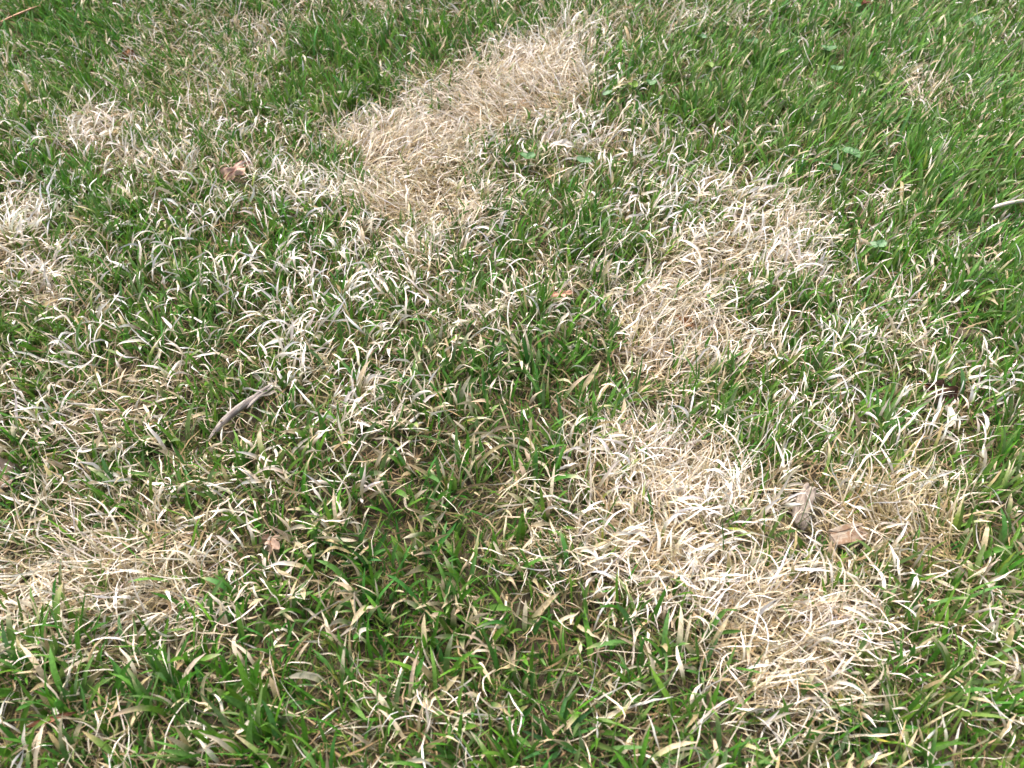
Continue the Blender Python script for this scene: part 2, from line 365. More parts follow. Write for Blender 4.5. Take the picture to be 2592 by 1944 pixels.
STICK = ((-0.262, 0.469), (-0.214, 0.519))
CHIP = ((0.230, 0.377), (0.243, 0.410))
FRAG = ((0.251, 0.364), (0.276, 0.368))
SLIVER = ((-0.758, 1.255), (-0.710, 1.289))
TWIG = ((0.531, 0.787), (0.583, 0.798))
keep_line(*STICK, .008); keep_line(*CHIP, .013); keep_line(*FRAG, .005); keep_line(*SLIVER, .004); keep_line(*TWIG, .003)
LEAF_AT = dict(
    russet=(-0.543, 1.168), pink=(-0.327, 0.871), dark=(0.389, 0.519), orange=(0.172, 0.615),
    small=(0.185, 0.595), red=(0.538, 1.313), salmon=(0.050, 0.645), greybrown=(-0.185, 0.356),
    edge=(-0.419, 0.426), papery=(0.382, 0.488), white=(0.065, 0.926), rust=(-0.303, 0.220))
for k, r in dict(russet=.009, pink=.012, dark=.012, orange=.006, small=.004, red=.008, salmon=.009, greybrown=.008,
                 edge=.009, papery=.007, white=.008, rust=.004).items():
    KEEP.append((*LEAF_AT[k], r))
CLOVER_AT = [(0.019, 0.886), (0.085, 0.880), (0.120, 1.043), (0.161, 1.063), (0.183, 1.066),
             (0.272, 1.197), (0.343, 1.179), (0.271, 1.114), (0.448, 1.168), (0.447, 1.111),
             (0.491, 1.084), (0.405, 0.898), (0.380, 0.880), (0.390, 0.727), (0.513, 1.286), (0.679, 1.239)]
CLOD = (0.444, 0.604)
KEEP.append((*CLOD, .012))
KP = np.array(KEEP)

def clear_of_things(x, y):
    ok = np.ones(len(x), bool); short = np.ones(len(x))
    for kx, ky, kr in KP:
        d = np.hypot(x - kx, y - ky)
        ok &= d > kr
        front = (np.abs(x - kx) < kr * 1.2) & (y < ky) & (y > ky - kr - .030)
        short = np.where(front, np.minimum(short, .6), short)
    return ok, short

# ------------------------------------------------------------------ blades
def ribbons(root, az, tilt, bend, turn, length, width, M, cols=2, twist0=None, twist=None, fold=.0, shape='leaf',
            c_base=None, c_tip=None, tb=None, bp=1.5, wob=.0, zmin=.0015, blunt=None):
    N = len(az); T = np.linspace(0, 1, M + 1)
    twist0 = np.zeros(N) if twist0 is None else twist0
    twist = np.zeros(N) if twist is None else twist
    pos = np.zeros((N, M + 1, 3)); dirs = np.zeros((N, M + 1, 3)); azs = np.zeros((N, M + 1))
    p = root.copy(); wa = np.zeros(N); wt = np.zeros(N)
    for i, t in enumerate(T):
        if wob > 0:
            wa = wa * .7 + rng.normal(0, wob, N); wt = wt * .7 + rng.normal(0, wob * .6, N)
        a = az + turn * t + wa
        th = tilt + bend * t ** bp + wt
        d = np.stack([np.sin(th) * np.cos(a), np.sin(th) * np.sin(a), np.cos(th)], 1)
        dirs[:, i] = d; azs[:, i] = a
        pos[:, i] = p
        p = p + d * (length / M)[:, None]
        g = height(p[:, 0], p[:, 1]) + zmin
        p[:, 2] = np.maximum(p[:, 2], g)
    dd = np.gradient(pos, axis=1)
    dd /= np.linalg.norm(dd, axis=2, keepdims=True) + 1e-9
    side = np.stack([-np.sin(azs), np.cos(azs), np.zeros_like(azs)], 2)
    side -= dd * np.sum(side * dd, 2, keepdims=True)
    side /= np.linalg.norm(side, axis=2, keepdims=True) + 1e-9
    nor = np.cross(dd, side)
    an = twist0[:, None] + twist[:, None] * T[None, :]
    s2 = side * np.cos(an)[..., None] + nor * np.sin(an)[..., None]
    n2 = np.cross(dd, s2)
    t = T[None, :]
    if blunt is None: blunt = np.full(N, 3.0)
    if shape == 'leaf':
        w = (.55 + .45 * np.clip(t / .3, 0, 1)) * np.clip(1 - t ** blunt[:, None], 0, 1) ** .6 + .06
    elif shape == 'curl':
        w = (.40 + .60 * np.sin(np.pi * np.clip(t, 0, 1) ** 1.15) ** 1.1) * np.clip(1.02 - t ** 6, .08, 1)
    else:
        w = np.clip(1 - t ** 5, .15, 1) * np.ones((N, 1))
    hw = (w * width[:, None] / 2)[..., None]
    if cols == 2:
        V = np.stack([pos - s2 * hw, pos + s2 * hw], 2)
    else:
        V = np.stack([pos - s2 * hw, pos - n2 * hw * fold, pos + s2 * hw], 2)
    base = (np.arange(N) * (M + 1) * cols)[:, None, None]
    ii = np.arange(M)[None, :, None]; cc = np.arange(cols - 1)[None, None, :]
    v0 = base + ii * cols + cc
    F = np.stack([v0, v0 + 1, v0 + cols + 1, v0 + cols], 3).reshape(-1, 4)
    k = np.clip((t - tb[:, None]) / .34, 0, 1); k = (k * k * (3 - 2 * k))[..., None]
    C = c_base[:, None, :] * (1 - k) + c_tip[:, None, :] * k
    C = np.repeat(C[:, :, None, :], cols, 2)
    return V.reshape(-1, 3), F, C.reshape(-1, 3)

def pick(palette, n, spread=.12, weights=None):
    p = np.array(palette); i = rng.choice(len(p), n, p=weights)
    return np.clip(p[i] * (1 + rng.normal(0, spread, (n, 1))) * (1 + rng.normal(0, .025, (n, 3))), .004, .95)

def in_view(x, y, m=.15):
    """the ground the photograph covers plus a margin, where the lawn is built densest"""
    return (y > .19 - m) & (y < 1.42 + m) & (np.abs(x) < .30 + .385 * np.clip(y, 0, 2) + m)

def scatter(density):
    A = 3.2 * 2.3
    n = int(A * density)
    x = rng.uniform(-1.6, 1.6, n); y = rng.uniform(-.3, 2.0, n)
    k = in_view(x, y)
    return x[k], y[k]

TAN = [(.45, .37, .22), (.52, .45, .29), (.39, .30, .16), (.57, .51, .36), (.47, .38, .24)]
CREAM = [(.80, .77, .70), (.72, .67, .56), (.84, .83, .79), (.76, .73, .66)]
BROWN = [(.17, .12, .065), (.11, .08, .04), (.24, .17, .09), (.14, .12, .05)]
GREENS = [(.057, .200, .014), (.074, .225, .016), (.047, .166, .018), (.100, .246, .018), (.054, .200, .030)]
YELLOWG = [(.14, .21, .025), (.18, .22, .035), (.11, .20, .022)]
TANTIP = [(.48, .41, .25), (.58, .51, .36), (.40, .32, .17), (.54, .44, .29)]

def assemble(name, parts, mat, label, category):
    off = 0; VV = []; FF = []; CC = []
    for V, F, C in parts:
        VV.append(V); FF.append(F + off); CC.append(C); off += len(V)
    o = make_obj(name, np.concatenate(VV), np.concatenate(FF), mat, colors=np.concatenate(CC))
    return tag(o, label, category, kind='stuff')

# thatch: short dead fibres lying over the soil everywhere
x, y = scatter(34000)
S = sample('straw', x, y); OL = sample('olive', x, y)
ok, short = clear_of_things(x, y); x, y, S, OL = x[ok], y[ok], S[ok], OL[ok]
N = len(x)
flow = vnoise(x, y, .10, 55) * 6.28 * 1.5
col = pick(BROWN, N, .2)
tan = pick(TAN, N, .15)
gr = pick([(.055, .085, .014), (.04, .075, .012), (.09, .10, .025)], N, .2)
col = np.where((rng.random(N) < .45)[:, None], gr, col)
mixk = np.clip(S ** 1.3 * .8 + rng.normal(-.05, .2, N), 0, .8)[:, None]
col = col * (1 - mixk) + tan * mixk
ol = pick([(.24, .20, .09), (.18, .16, .07), (.32, .27, .13)], N, .15)
okk = (rng.random(N) < OL * .75)[:, None]
col = np.where(okk, ol, col)
root = np.stack([x, y, height(x, y) + rng.uniform(.001, .009, N)], 1)
thatch = ribbons(root, flow + rng.normal(0, 1.1, N), rng.uniform(1.1, 1.75, N), rng.normal(.1, .5, N), rng.normal(0, 1.6, N),
                 rng.uniform(.018, .045, N), rng.uniform(.0007, .0016, N), 3, 2, rng.uniform(-1, 1, N), rng.normal(0, 1, N),
                 shape='straw', c_base=col, c_tip=col, tb=np.ones(N), wob=.25)
assemble('thatch', [thatch], M_THATCH, 'matted brown and tan thatch of dead grass fibres close to the soil', 'thatch')

# straw: long fine dead blades, tangled, in the dead patches
def straw_layer(density, lo, hi, wlo, whi, lift, M):
    x, y = scatter(density)
    S = sample('straw', x, y)
    k = rng.random(len(x)) < np.clip(S * 1.15 - .08, .02, 1); x, y = x[k], y[k]
    ok, short = clear_of_things(x, y); x, y, short = x[ok], y[ok], short[ok]
    N = len(x); OL = sample('olive', x, y)
    flow = vnoise(x, y, .13, 61) * 6.28 * 1.6
    col = pick(TAN, N, .13); cr = pick(CREAM, N, .07)
    k = np.clip(rng.beta(1.2, 1.4, N) + .12 * lift, 0, 1)[:, None]
    col = col * (1 - k) + cr * k
    ol = pick([(.40, .34, .19), (.34, .28, .15), (.48, .42, .27)], N, .12)
    col = np.where((rng.random(N) < OL * .7)[:, None], ol, col)
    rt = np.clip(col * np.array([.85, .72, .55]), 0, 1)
    root = np.stack([x, y, height(x, y) + rng.uniform(0, .008, N)], 1)
    tilt = rng.uniform(.55, 1.45, N)
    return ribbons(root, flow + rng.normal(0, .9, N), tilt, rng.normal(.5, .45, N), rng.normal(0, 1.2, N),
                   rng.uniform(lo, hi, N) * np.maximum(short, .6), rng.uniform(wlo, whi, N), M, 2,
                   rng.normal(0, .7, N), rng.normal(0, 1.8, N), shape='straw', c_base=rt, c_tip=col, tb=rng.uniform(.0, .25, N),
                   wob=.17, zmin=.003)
straw = [straw_layer(46000, .026, .058, .0006, .0012, 0, 6), straw_layer(15000, .028, .060, .0009, .0018, 1, 8)]
assemble('straw_grass', straw, M_STRAW, 'pale tan dead straw grass lying tangled in the bare patches', 'dead grass')

# living grass, in small tufts
def green_layer(tufts, per, broad):
    x, y = scatter(tufts)
    n = rng.poisson(per, len(x)); cx = np.repeat(x, n); cy = np.repeat(y, n)
    tid = np.repeat(np.arange(len(x)), n)
    N = len(cx)
    ox = rng.normal(0, .0055, N); oy = rng.normal(0, .0055, N)
    x, y = cx + ox, cy + oy
    S = sample('straw', x, y); LU = sample('lush', x, y); BR = sample('broad', x, y)
    k = (1 - S) ** 1.3 * (.72 + .5 * LU) + .015
    k = k * (BR * .9 + .05 if broad else (1 - BR * .75))
    keepm = rng.random(N) < k
    ok, short = clear_of_things(x, y); keepm &= ok
    x, y, ox, oy, S, LU, short, tid = [a[keepm] for a in (x, y, ox, oy, S, LU, short, tid)]
    N = len(x)
    lx, ly = lean(x, y)
    sw = vnoise(x, y, .12, 70) * 6.28 * 1.3
    vx = ox / .0055 * .5 + lx * 1.1 + .25 * np.cos(sw) + rng.normal(0, .45, N)
    vy = oy / .0055 * .5 + ly * 1.1 + .25 * np.sin(sw) + rng.normal(0, .45, N)
    az = np.arctan2(vy, vx); mag = np.hypot(vx, vy)
    tilt = np.clip(.12 + .26 * mag + rng.normal(0, .12, N), .03, 1.2)
    bend = np.clip(rng.normal(.55, .4, N), -.1, 1.8)
    L = rng.uniform(.020, .042, N) * (1 + .30 * LU) * short * (1 - .30 * np.clip(sample('bleach', x, y) - .3, 0, .7))
    Wd = rng.uniform(.0028, .0046, N) if broad else rng.uniform(.0013, .0028, N)
    if broad: L *= 1.15; bend = bend + .15
    cg = pick(GREENS, N, .16)
    yk = np.clip(vnoise(x, y, .2, 33) * .4 + S * .4 + rng.normal(-.16, .2, N) + .10 * (x > .2), 0, .8)[:, None]
    cg = cg * (1 - yk) + pick(YELLOWG, N, .12) * yk
    # dulled, greyish green leaves among the fresh ones
    dull = np.clip(rng.normal(.02, .2, N) + .18 * vnoise(x, y, .15, 35), 0, .8)[:, None]
    cg = cg * (1 - dull) + pick([(.17, .21, .10), (.21, .24, .13), (.13, .18, .07)], N, .12) * dull
    if broad: cg = cg * np.array([1.12, 1.03, 1.30])
    # part of the leaves have died back from the tip
    die = rng.random(N) < np.clip(.28 + .40 * S + (.24 if broad else 0) - .22 * LU, .06, .85)
    tb = np.where(die, rng.uniform(.15, .85, N), 1.5)
    ct = pick(TANTIP, N, .12)
    bend = np.where(die, bend + rng.uniform(.0, .9, N), bend)
    root = np.stack([x, y, height(x, y) - .001], 1)
    return ribbons(root, az, tilt, bend, rng.normal(0, .5, N), L, Wd, 6, 3 if broad else 2,
                   rng.normal(0, .35, N), rng.normal(0, .7, N) + die * rng.normal(0, 1.2, N), fold=.35,
                   shape='leaf', c_base=cg, c_tip=ct, tb=tb, bp=1.7, wob=.05, blunt=rng.uniform(1.8, 7, N))
def understory(density):
    x, y = scatter(density)
    S = sample('straw', x, y)
    k = rng.random(len(x)) < (1 - S) ** 1.6
    ok, short = clear_of_things(x, y); k &= ok; x, y = x[k], y[k]; N = len(x)
    cg = pick(GREENS, N, .2)
    root = np.stack([x, y, height(x, y) - .001], 1)
    return ribbons(root, rng.uniform(0, 6.28, N), rng.uniform(.2, 1.1, N), rng.uniform(-.2, .8, N), rng.normal(0, .4, N), rng.uniform(.010, .024, N),
                   rng.uniform(.0010, .0022, N), 3, 2, rng.normal(0, .5, N), rng.normal(0, .6, N), shape='leaf', c_base=cg, c_tip=cg, tb=np.full(N, 1.5), blunt=rng.uniform(2, 4, N))
green = [green_layer(3900, 11, False), green_layer(1500, 8, True), understory(22000)]
assemble('green_grass', green, M_GREEN, 'living green lawn grass in dense tufts, many tips dried to tan', 'grass')

# bleached blades: wide, dead, whitish, curling over
x, y = scatter(2500)
n = rng.poisson(6, len(x)); x = np.repeat(x, n); y = np.repeat(y, n); N = len(x)
ox = rng.normal(0, .007, N); oy = rng.normal(0, .007, N); x = x + ox; y = y + oy
B = sample('bleach', x, y); k = rng.random(N) < B * .95
ok, short = clear_of_things(x, y); k &= ok
x, y, ox, oy, short = x[k], y[k], ox[k], oy[k], short[k]; N = len(x)
lx, ly = lean(x, y)
fl = vnoise(x, y, .16, 61) * 6.28 * 1.6
az = np.arctan2(oy / .007 * .5 + ly + .45 * np.sin(fl) + rng.normal(0, .55, N), ox / .007 * .5 + lx + .45 * np.cos(fl) + rng.normal(0, .55, N))
BRd = sample('broad', x, y); Bv = sample('bleach', x, y)
cb = pick(TAN, N, .1); ct = pick(CREAM, N, .08)
tk = np.clip(.10 + .65 * BRd - .6 * (Bv - .35) + rng.normal(0, .22, N), 0, 1)[:, None]
ct = ct * (1 - tk) + pick(TANTIP, N, .12) * tk
gk = rng.random(N) < .3
cb = np.where(gk[:, None], pick(YELLOWG, N, .15) * 1.3, cb)
root = np.stack([x, y, height(x, y) + .001 + .007 * Bv * rng.random(N)], 1)
bl = ribbons(root, az, rng.uniform(.10, .70, N), rng.uniform(.7, 2.5, N), rng.normal(0, 1.0, N), rng.uniform(.024, .044, N) * (1 + .22 * Bv) * np.maximum(short, .5),
             (.0010 + .0022 * rng.beta(1.6, 2.0, N)) * (1 + .22 * BRd), 9, 3, rng.normal(0, .5, N), rng.normal(0, 2.6, N), fold=.45, shape='curl',
             c_base=cb, c_tip=ct, tb=rng.uniform(.02, .45, N), bp=1.4, wob=.20, zmin=.006)
assemble('bleached_grass', [bl], M_BLEACH, 'bleached white dead grass leaves curling over above the green lawn', 'dead grass')

# the lawn beyond the photographed spot, coarser
n = 45000
x = rng.uniform(-4, 4, n); y = rng.uniform(-3, 5, n)
k = ~in_view(x, y, .13); x, y = x[k], y[k]; N = len(x)
cg = pick(GREENS, N, .16); dead = rng.random(N) < .25
cg = np.where(dead[:, None], pick(TANTIP, N, .1), cg)
root = np.stack([x, y, height(x, y) - .001], 1)
far = ribbons(root, rng.uniform(0, 6.28, N), rng.uniform(.1, .8, N), rng.uniform(.2, 1.2, N), rng.normal(0, .4, N), rng.uniform(.03, .055, N),
              rng.uniform(.004, .008, N), 3, 2, rng.normal(0, .4, N), rng.normal(0, .6, N), shape='leaf', c_base=cg, c_tip=pick(TANTIP, N),
              tb=np.where(rng.random(N) < .4, rng.uniform(.3, .9, N), 1.5), blunt=rng.uniform(2, 5, N))
assemble('surrounding_grass', [far], M_GREEN, 'lawn grass continuing all around the worn patches', 'grass')

# ------------------------------------------------------------------ wood: stick, chips, sliver, twig
def gz(x, y): return float(height(np.array([x]), np.array([y]))[0])

def loft(length, width, thick, seed, rings=18, sides=12, bow=.0, taper=(.35, .5), rough=.12, ragged=.0, flat=.0):
    """an irregular split length of wood along +X, fibres as lengthwise ridges"""
    r = np.random.default_rng(seed)
    ridge = 1 + r.normal(0, rough, sides)
    A = np.linspace(0, 2 * np.pi, sides, endpoint=False)
    V = []
    endj = r.normal(0, ragged, (2, sides)) * length
    for i in range(rings):
        t = i / (rings - 1)
        k = 1 - (1 - taper[0]) * max(0, 1 - t / .25) ** 1.6 - (1 - taper[1]) * max(0, (t - .7) / .3) ** 1.5
        wig = 1 + r.normal(0, rough * .35, sides)
        cx = t * length
        yb = bow * math.sin(math.pi * t); zb = bow * .5 * math.sin(math.pi * t * 1.1)
        for s in range(sides):
            ca, sa = math.cos(A[s]), math.sin(A[s])
            q = ridge[s] * wig[s] * k
            X = cx + (endj[0, s] if i == 0 else 0) + (endj[1, s] if i == rings - 1 else 0)
            V.append((X, yb + width / 2 * q * np.sign(ca) * abs(ca) ** (1 - flat), zb + thick / 2 * q * np.sign(sa) * abs(sa) ** (1 - flat)))
    F = []
    for i in range(rings - 1):
        for s in range(sides):
            F.append((i * sides + s, i * sides + (s + 1) % sides, (i + 1) * sides + (s + 1) % sides, (i + 1) * sides + s))
    F.append(tuple(range(sides))[::-1]); F.append(tuple(range((rings - 1) * sides, rings * sides)))
    return V, F

def lay(o, a, b, za, zb, roll=0):
    """put an object that runs along local X from ground point a to b, ends lifted to za and zb above the soil"""
    A = np.array([a[0], a[1], gz(*a) + za]); Bv = np.array([b[0], b[1], gz(*b) + zb])
    d = Bv - A
    o.location = A
    o.rotation_mode = 'XYZ'
    o.rotation_euler = (roll, -math.asin(d[2] / np.linalg.norm(d)), math.atan2(d[1], d[0]))
    return float(np.linalg.norm(d))

def dist(a, b): return math.hypot(a[0] - b[0], a[1] - b[1])

W_GREY = mat_wood('weathered_grey_wood', (.10, .085, .075), (.36, .325, .29))
W_GREY2 = mat_wood('grey_brown_wood', (.085, .065, .05), (.33, .285, .235), scale=300)
W_TAN = mat_wood('broken_tan_wood', (.13, .10, .075), (.36, .31, .24), scale=240, accent=(.19, .125, .08))
W_SALMON = mat_wood('salmon_wood', (.42, .22, .13), (.72, .46, .31), scale=200)
W_PALE = mat_wood('pale_twig_wood', (.34, .29, .23), (.66, .61, .53), scale=200)

st = empty('driftwood_stick', (0, 0, 0), label='weathered grey stick with a split end lying in green and bleached grass', category='stick')
Ls = lay(st, *STICK, .016, .023)
V, F = loft(Ls * .93, .0062, .0052, 3, rings=24, sides=14, bow=.004, taper=(.25, .45), rough=.10, ragged=.012)
make_obj('shaft', V, F, W_GREY, st)
V, F = loft(Ls * .46, .0029, .0030, 9, rings=12, sides=9, bow=.001, taper=(.3, .4), rough=.12, ragged=.02)
sp = make_obj('splinter', V, F, W_GREY, st); sp.location = (Ls * .545, .0024, .0010); sp.rotation_euler = (0, -.02, -.03)
V, F = loft(Ls * .42, .0028, .0030, 12, rings=12, sides=9, bow=.001, taper=(.3, .35), rough=.14, ragged=.02)
sp = make_obj('splinter', V, F, W_GREY, st); sp.location = (Ls * .57, -.0016, .0006); sp.rotation_euler = (0, .0, .012)

ch = empty('wood_chip', (0, 0, 0), label='short grey brown wood chip with coarse grain standing out of flattened straw', category='wood chip')
Lc = lay(ch, *CHIP, .007, .018)
V, F = loft(Lc, .0140, .0055, 21, rings=16, sides=14, bow=.003, taper=(.30, .62), rough=.07, ragged=.03, flat=.35)
make_obj('shaft', V, F, W_GREY2, ch)
V, F = loft(Lc * .35, .0045, .0040, 23, rings=8, sides=8, taper=(.4, .3), rough=.15, ragged=.05)
o = make_obj('splinter', V, F, W_GREY2, ch); o.location = (Lc * .74, .0052, .001); o.rotation_euler = (0, -.04, -.12)

fr = empty('wood_fragment', (0, 0, 0), label='broken tan wood fragment with rusty fibres among curly olive straw', category='wood fragment')
Lf = lay(fr, *FRAG, .010, .011)
V, F = loft(Lf, .012, .007, 31, rings=9, sides=16, bow=.0, taper=(.95, .75), rough=.07, ragged=.10, flat=.72)
make_obj('shaft', V, F, W_TAN, fr, smooth=False)
V, F = loft(Lf * .95, .0055, .0035, 33, rings=10, sides=9, taper=(.7, .25), rough=.12, ragged=.12, flat=.6)
o = make_obj('splinter', V, F, W_TAN, fr, smooth=False); o.location = (Lf * .06, .0065, .0025); o.rotation_euler = (0, 0, .08)

sv = empty('wood_sliver', (0, 0, 0), label='long flat salmon pink wood sliver resting on green grass', category='wood sliver')
Lv = lay(sv, *SLIVER, .024, .030, roll=-.5)
V, F = loft(Lv, .0105, .0022, 41, rings=16, sides=10, bow=.001, taper=(.6, .25), rough=.10, ragged=.012, flat=.3)
make_obj('shaft', V, F, W_SALMON, sv)

tw = empty('pale_twig', (0, 0, 0), label='straight pale bleached twig lying on green grass', category='twig')
Lt = lay(tw, *TWIG, .026, .030)
V, F = loft(Lt, .0044, .0038, 51, rings=14, sides=9, bow=.0015, taper=(.45, .9), rough=.10, ragged=.01)
make_obj('shaft', V, F, W_PALE, tw)

# ------------------------------------------------------------------ fallen leaves
def leaf_mesh(length, width, seed, curl=.5, cup=.4, crumple=.12, lobes=0, nx=16, ny=9, thick=.0003, tipw=1.0):
    r = np.random.default_rng(seed)
    V = []; ph = r.uniform(0, 6, 6)
    def pt(t, s):
        hw = width / 2 * math.sin(math.pi * min(1, max(0, .06 + .9 * t)) ** tipw) ** .75
        hw *= 1 + .16 * math.sin(9 * t + ph[4] + (2 if s > 0 else 0)) + .10 * math.sin(23 * t + ph[5] + (1 if s > 0 else 0))
        if lobes: hw *= .72 + .28 * math.cos(2 * math.pi * lobes * t + ph[0])
        X = t * length; Y = s * hw
        Z = -curl * length * (t - .4) ** 2 + cup * width * (abs(s) ** 1.6) * .6
        Z += crumple * width * (math.sin(7 * t + ph[1] + 2.4 * s) * .5 + math.sin(15 * t - 4 * s + ph[2]) * .5 + math.sin(6 * s + 4 * t + ph[3]) * .35)
        return X, Y, Z
    for i in range(nx):
        for j in range(ny):
            V.append(pt(i / (nx - 1), -1 + 2 * j / (ny - 1)))
    top = len(V)
    V += [(a, b, c - thick) for a, b, c in V]
    F = []
    for i in range(nx - 1):
        for j in range(ny - 1):
            q = i * ny + j
            F.append((q, q + ny, q + ny + 1, q + 1)); F.append((top + q, top + q + 1, top + q + ny + 1, top + q + ny))
    rim = [i * ny for i in range(nx)] + [(nx - 1) * ny + j for j in range(1, ny)] + [i * ny + ny - 1 for i in range(nx - 2, -1, -1)] + [j for j in range(ny - 2, 0, -1)]
    for a, b in zip(rim, rim[1:] + rim[:1]): F.append((a, top + a, top + b, b)[::-1])
    mid = [pt(i / 11, 0) for i in range(12)]
    return V, F, mid

def tube(points, r0, r1, sides=6):
    P = np.array(points, float); D = np.gradient(P, axis=0); D /= np.linalg.norm(D, axis=1, keepdims=True) + 1e-12
    up = np.array([.13, .31, .94]); V = []; n = len(P)
    for i in range(n):
        a = np.cross(D[i], up); a /= np.linalg.norm(a) + 1e-9; b = np.cross(D[i], a)
        rr = r0 + (r1 - r0) * i / (n - 1)
        for s in range(sides):
            q = 2 * math.pi * s / sides
            V.append(tuple(P[i] + rr * (math.cos(q) * a + math.sin(q) * b)))
    F = [(i * sides + s, i * sides + (s + 1) % sides, (i + 1) * sides + (s + 1) % sides, (i + 1) * sides + s) for i in range(n - 1) for s in range(sides)]
    F.append(tuple(range(sides))[::-1]); F.append(tuple(range((n - 1) * sides, n * sides)))
    return V, F

def fallen_leaf(name, key, z, rz, tilt, roll, length, width, mat, ribmat, label, seed, category='leaf', rib=True, **kw):
    x, y = LEAF_AT[key]
    o = empty(name, (x, y, gz(x, y) + z * .8), label=label, category=category)
    length *= .88; width *= .88
    o.rotation_euler = (roll, tilt, rz)
    V, F, mid = leaf_mesh(length, width, seed, **kw)
    V = [(a - length / 2, b, c) for a, b, c in V]
    make_obj('blade', V, F, mat, o)
    if rib:
        mid = [(a - length / 2, b, c + .0002) for a, b, c in mid]
        V, F = tube([(-length * .68, .001, mid[0][2] - .002)] + mid, .0006, .00025)
        make_obj('midrib', V, F, ribmat, o)
    return o

L_RUSSET = mat_leaf('russet_leaf', (.17, .070, .022), (.30, .135, .045))
L_PINK = mat_leaf('pinkish_tan_leaf', (.36, .21, .17), (.58, .42, .30), scale=150)
L_DARK = mat_leaf('dark_brown_leaf', (.055, .028, .020), (.130, .062, .040))
L_ORANGE = mat_leaf('orange_brown_leaf', (.26, .120, .045), (.42, .22, .090))
L_RED = mat_leaf('red_brown_leaf', (.16, .050, .030), (.28, .105, .050))
L_SALMON = mat_leaf('salmon_flake', (.52, .26, .16), (.70, .42, .29))
L_GREYBR = mat_leaf('grey_brown_leaf', (.25, .17, .12), (.42, .31, .23))
L_PAPER = mat_leaf('papery_leaf', (.58, .53, .44), (.76, .72, .63), trans=.3)
L_RUST = mat_leaf('rust_blade', (.12, .045, .02), (.20, .085, .035))

fallen_leaf('fallen_leaf', 'russet', .020, .3, .35, .9, .030, .026, L_RUSSET, L_ORANGE, 'russet brown curled leaf half buried in green grass', 61, curl=.3, cup=.25, crumple=.15)
fallen_leaf('fallen_leaf', 'pink', .022, .55, -.25, .5, .046, .026, L_PINK, L_RUSSET, 'crumpled pinkish tan dead leaf with purple blotches under white blades', 62, curl=.15, cup=.15, crumple=.16, lobes=2)
fallen_leaf('fallen_leaf', 'dark', .019, -.5, .25, .55, .036, .030, L_DARK, L_RUSSET, 'dark chocolate brown leaf crossed by pale blades', 63, curl=.7, cup=.4, lobes=2)
fallen_leaf('fallen_leaf', 'orange', .016, -.6, .2, .6, .021, .013, L_ORANGE, L_RUSSET, 'small orange brown leaf beside the tan straw mat', 64, curl=.8, lobes=2)
fallen_leaf('leaf_scrap', 'small', .014, 1.3, .1, .7, .011, .008, L_RED, L_RED, 'tiny red brown leaf scrap in flattened straw', 65, rib=False, category='leaf scrap')
fallen_leaf('fallen_leaf', 'red', .026, 1.2, .3, .6, .030, .020, L_RED, L_RUSSET, 'reddish brown leaf sunk between lush green blades', 66, curl=.9, cup=.6)
fallen_leaf('bark_flake', 'salmon', .024, .35, .05, .35, .028, .010, L_SALMON, L_SALMON, 'flat salmon coloured bark flake lying on pale straw', 67, rib=False, category='bark flake', curl=.2, cup=.1, lobes=3)
fallen_leaf('fallen_leaf', 'greybrown', .022, 1.9, .3, .5, .022, .017, L_GREYBR, L_RUSSET, 'grey brown leaf remnant among broad tan tipped blades', 68, curl=.8, crumple=.18, lobes=2)
fallen_leaf('fallen_leaf', 'edge', .016, .2, .2, .5, .030, .026, L_GREYBR, L_PINK, 'dull pinkish brown leaf behind long white blades', 69, curl=.5, crumple=.1)
fallen_leaf('fallen_leaf', 'papery', .026, 1.25, -.2, .6, .026, .012, L_PAPER, L_PAPER, 'papery cream white leaf below the dark brown leaf', 70, curl=.5, cup=.5)
fallen_leaf('fallen_leaf', 'white', .034, .1, .15, .5, .032, .011, L_PAPER, L_PAPER, 'broad pointed white leaf beside a pair of clover leaflets', 71, curl=.5, cup=.3)
fallen_leaf('dried_blade', 'rust', .022, .35, .0, .3, .034, .0045, L_RUST, L_RUST, 'narrow rust red dried blade in dark green grass', 72, rib=False, category='dried blade', curl=.4, cup=.2)

# a lump of soil brought up through the grass
def clod():
    x, y = CLOD; r = np.random.default_rng(4); V = []; F = []
    nu, nv = 14, 9; rr = .011
    for i in range(nv):
        th = math.pi * i / (nv - 1)
        for j in range(nu):
            ph = 2 * math.pi * j / nu
            k = rr * (1 + .28 * math.sin(3 * ph + 2 * th) * math.sin(th) + r.normal(0, .07))
            V.append((k * math.sin(th) * math.cos(ph) * 1.1, k * math.sin(th) * math.sin(ph) * .9, k * math.cos(th) * .75 + .003))
    for i in range(nv - 1):
        for j in range(nu): F.append((i * nu + j, i * nu + (j + 1) % nu, (i + 1) * nu + (j + 1) % nu, (i + 1) * nu + j))
    o = make_obj('soil_clod', V, F, bpy.data.materials['soil']); o.location = (x, y, gz(x, y) + .004)
    tag(o, 'small dark lump of crumbly soil between green blades', 'soil clod')
clod()

# ------------------------------------------------------------------ clover
L_CLOVER = mat_leaf('clover_leaflet', (.050, .140, .040), (.085, .200, .065), trans=.25, rough=.45)
L_CLOVER2 = mat_leaf('pale_clover_leaflet', (.085, .185, .085), (.14, .26, .12), trans=.25, rough=.45)
L_CLOVER3 = mat_leaf('yellow_clover_leaflet', (.10, .20, .022), (.16, .27, .035), trans=.3, rough=.45)
L_STEM = mat_leaf('clover_stem', (.07, .14, .03), (.11, .18, .05))

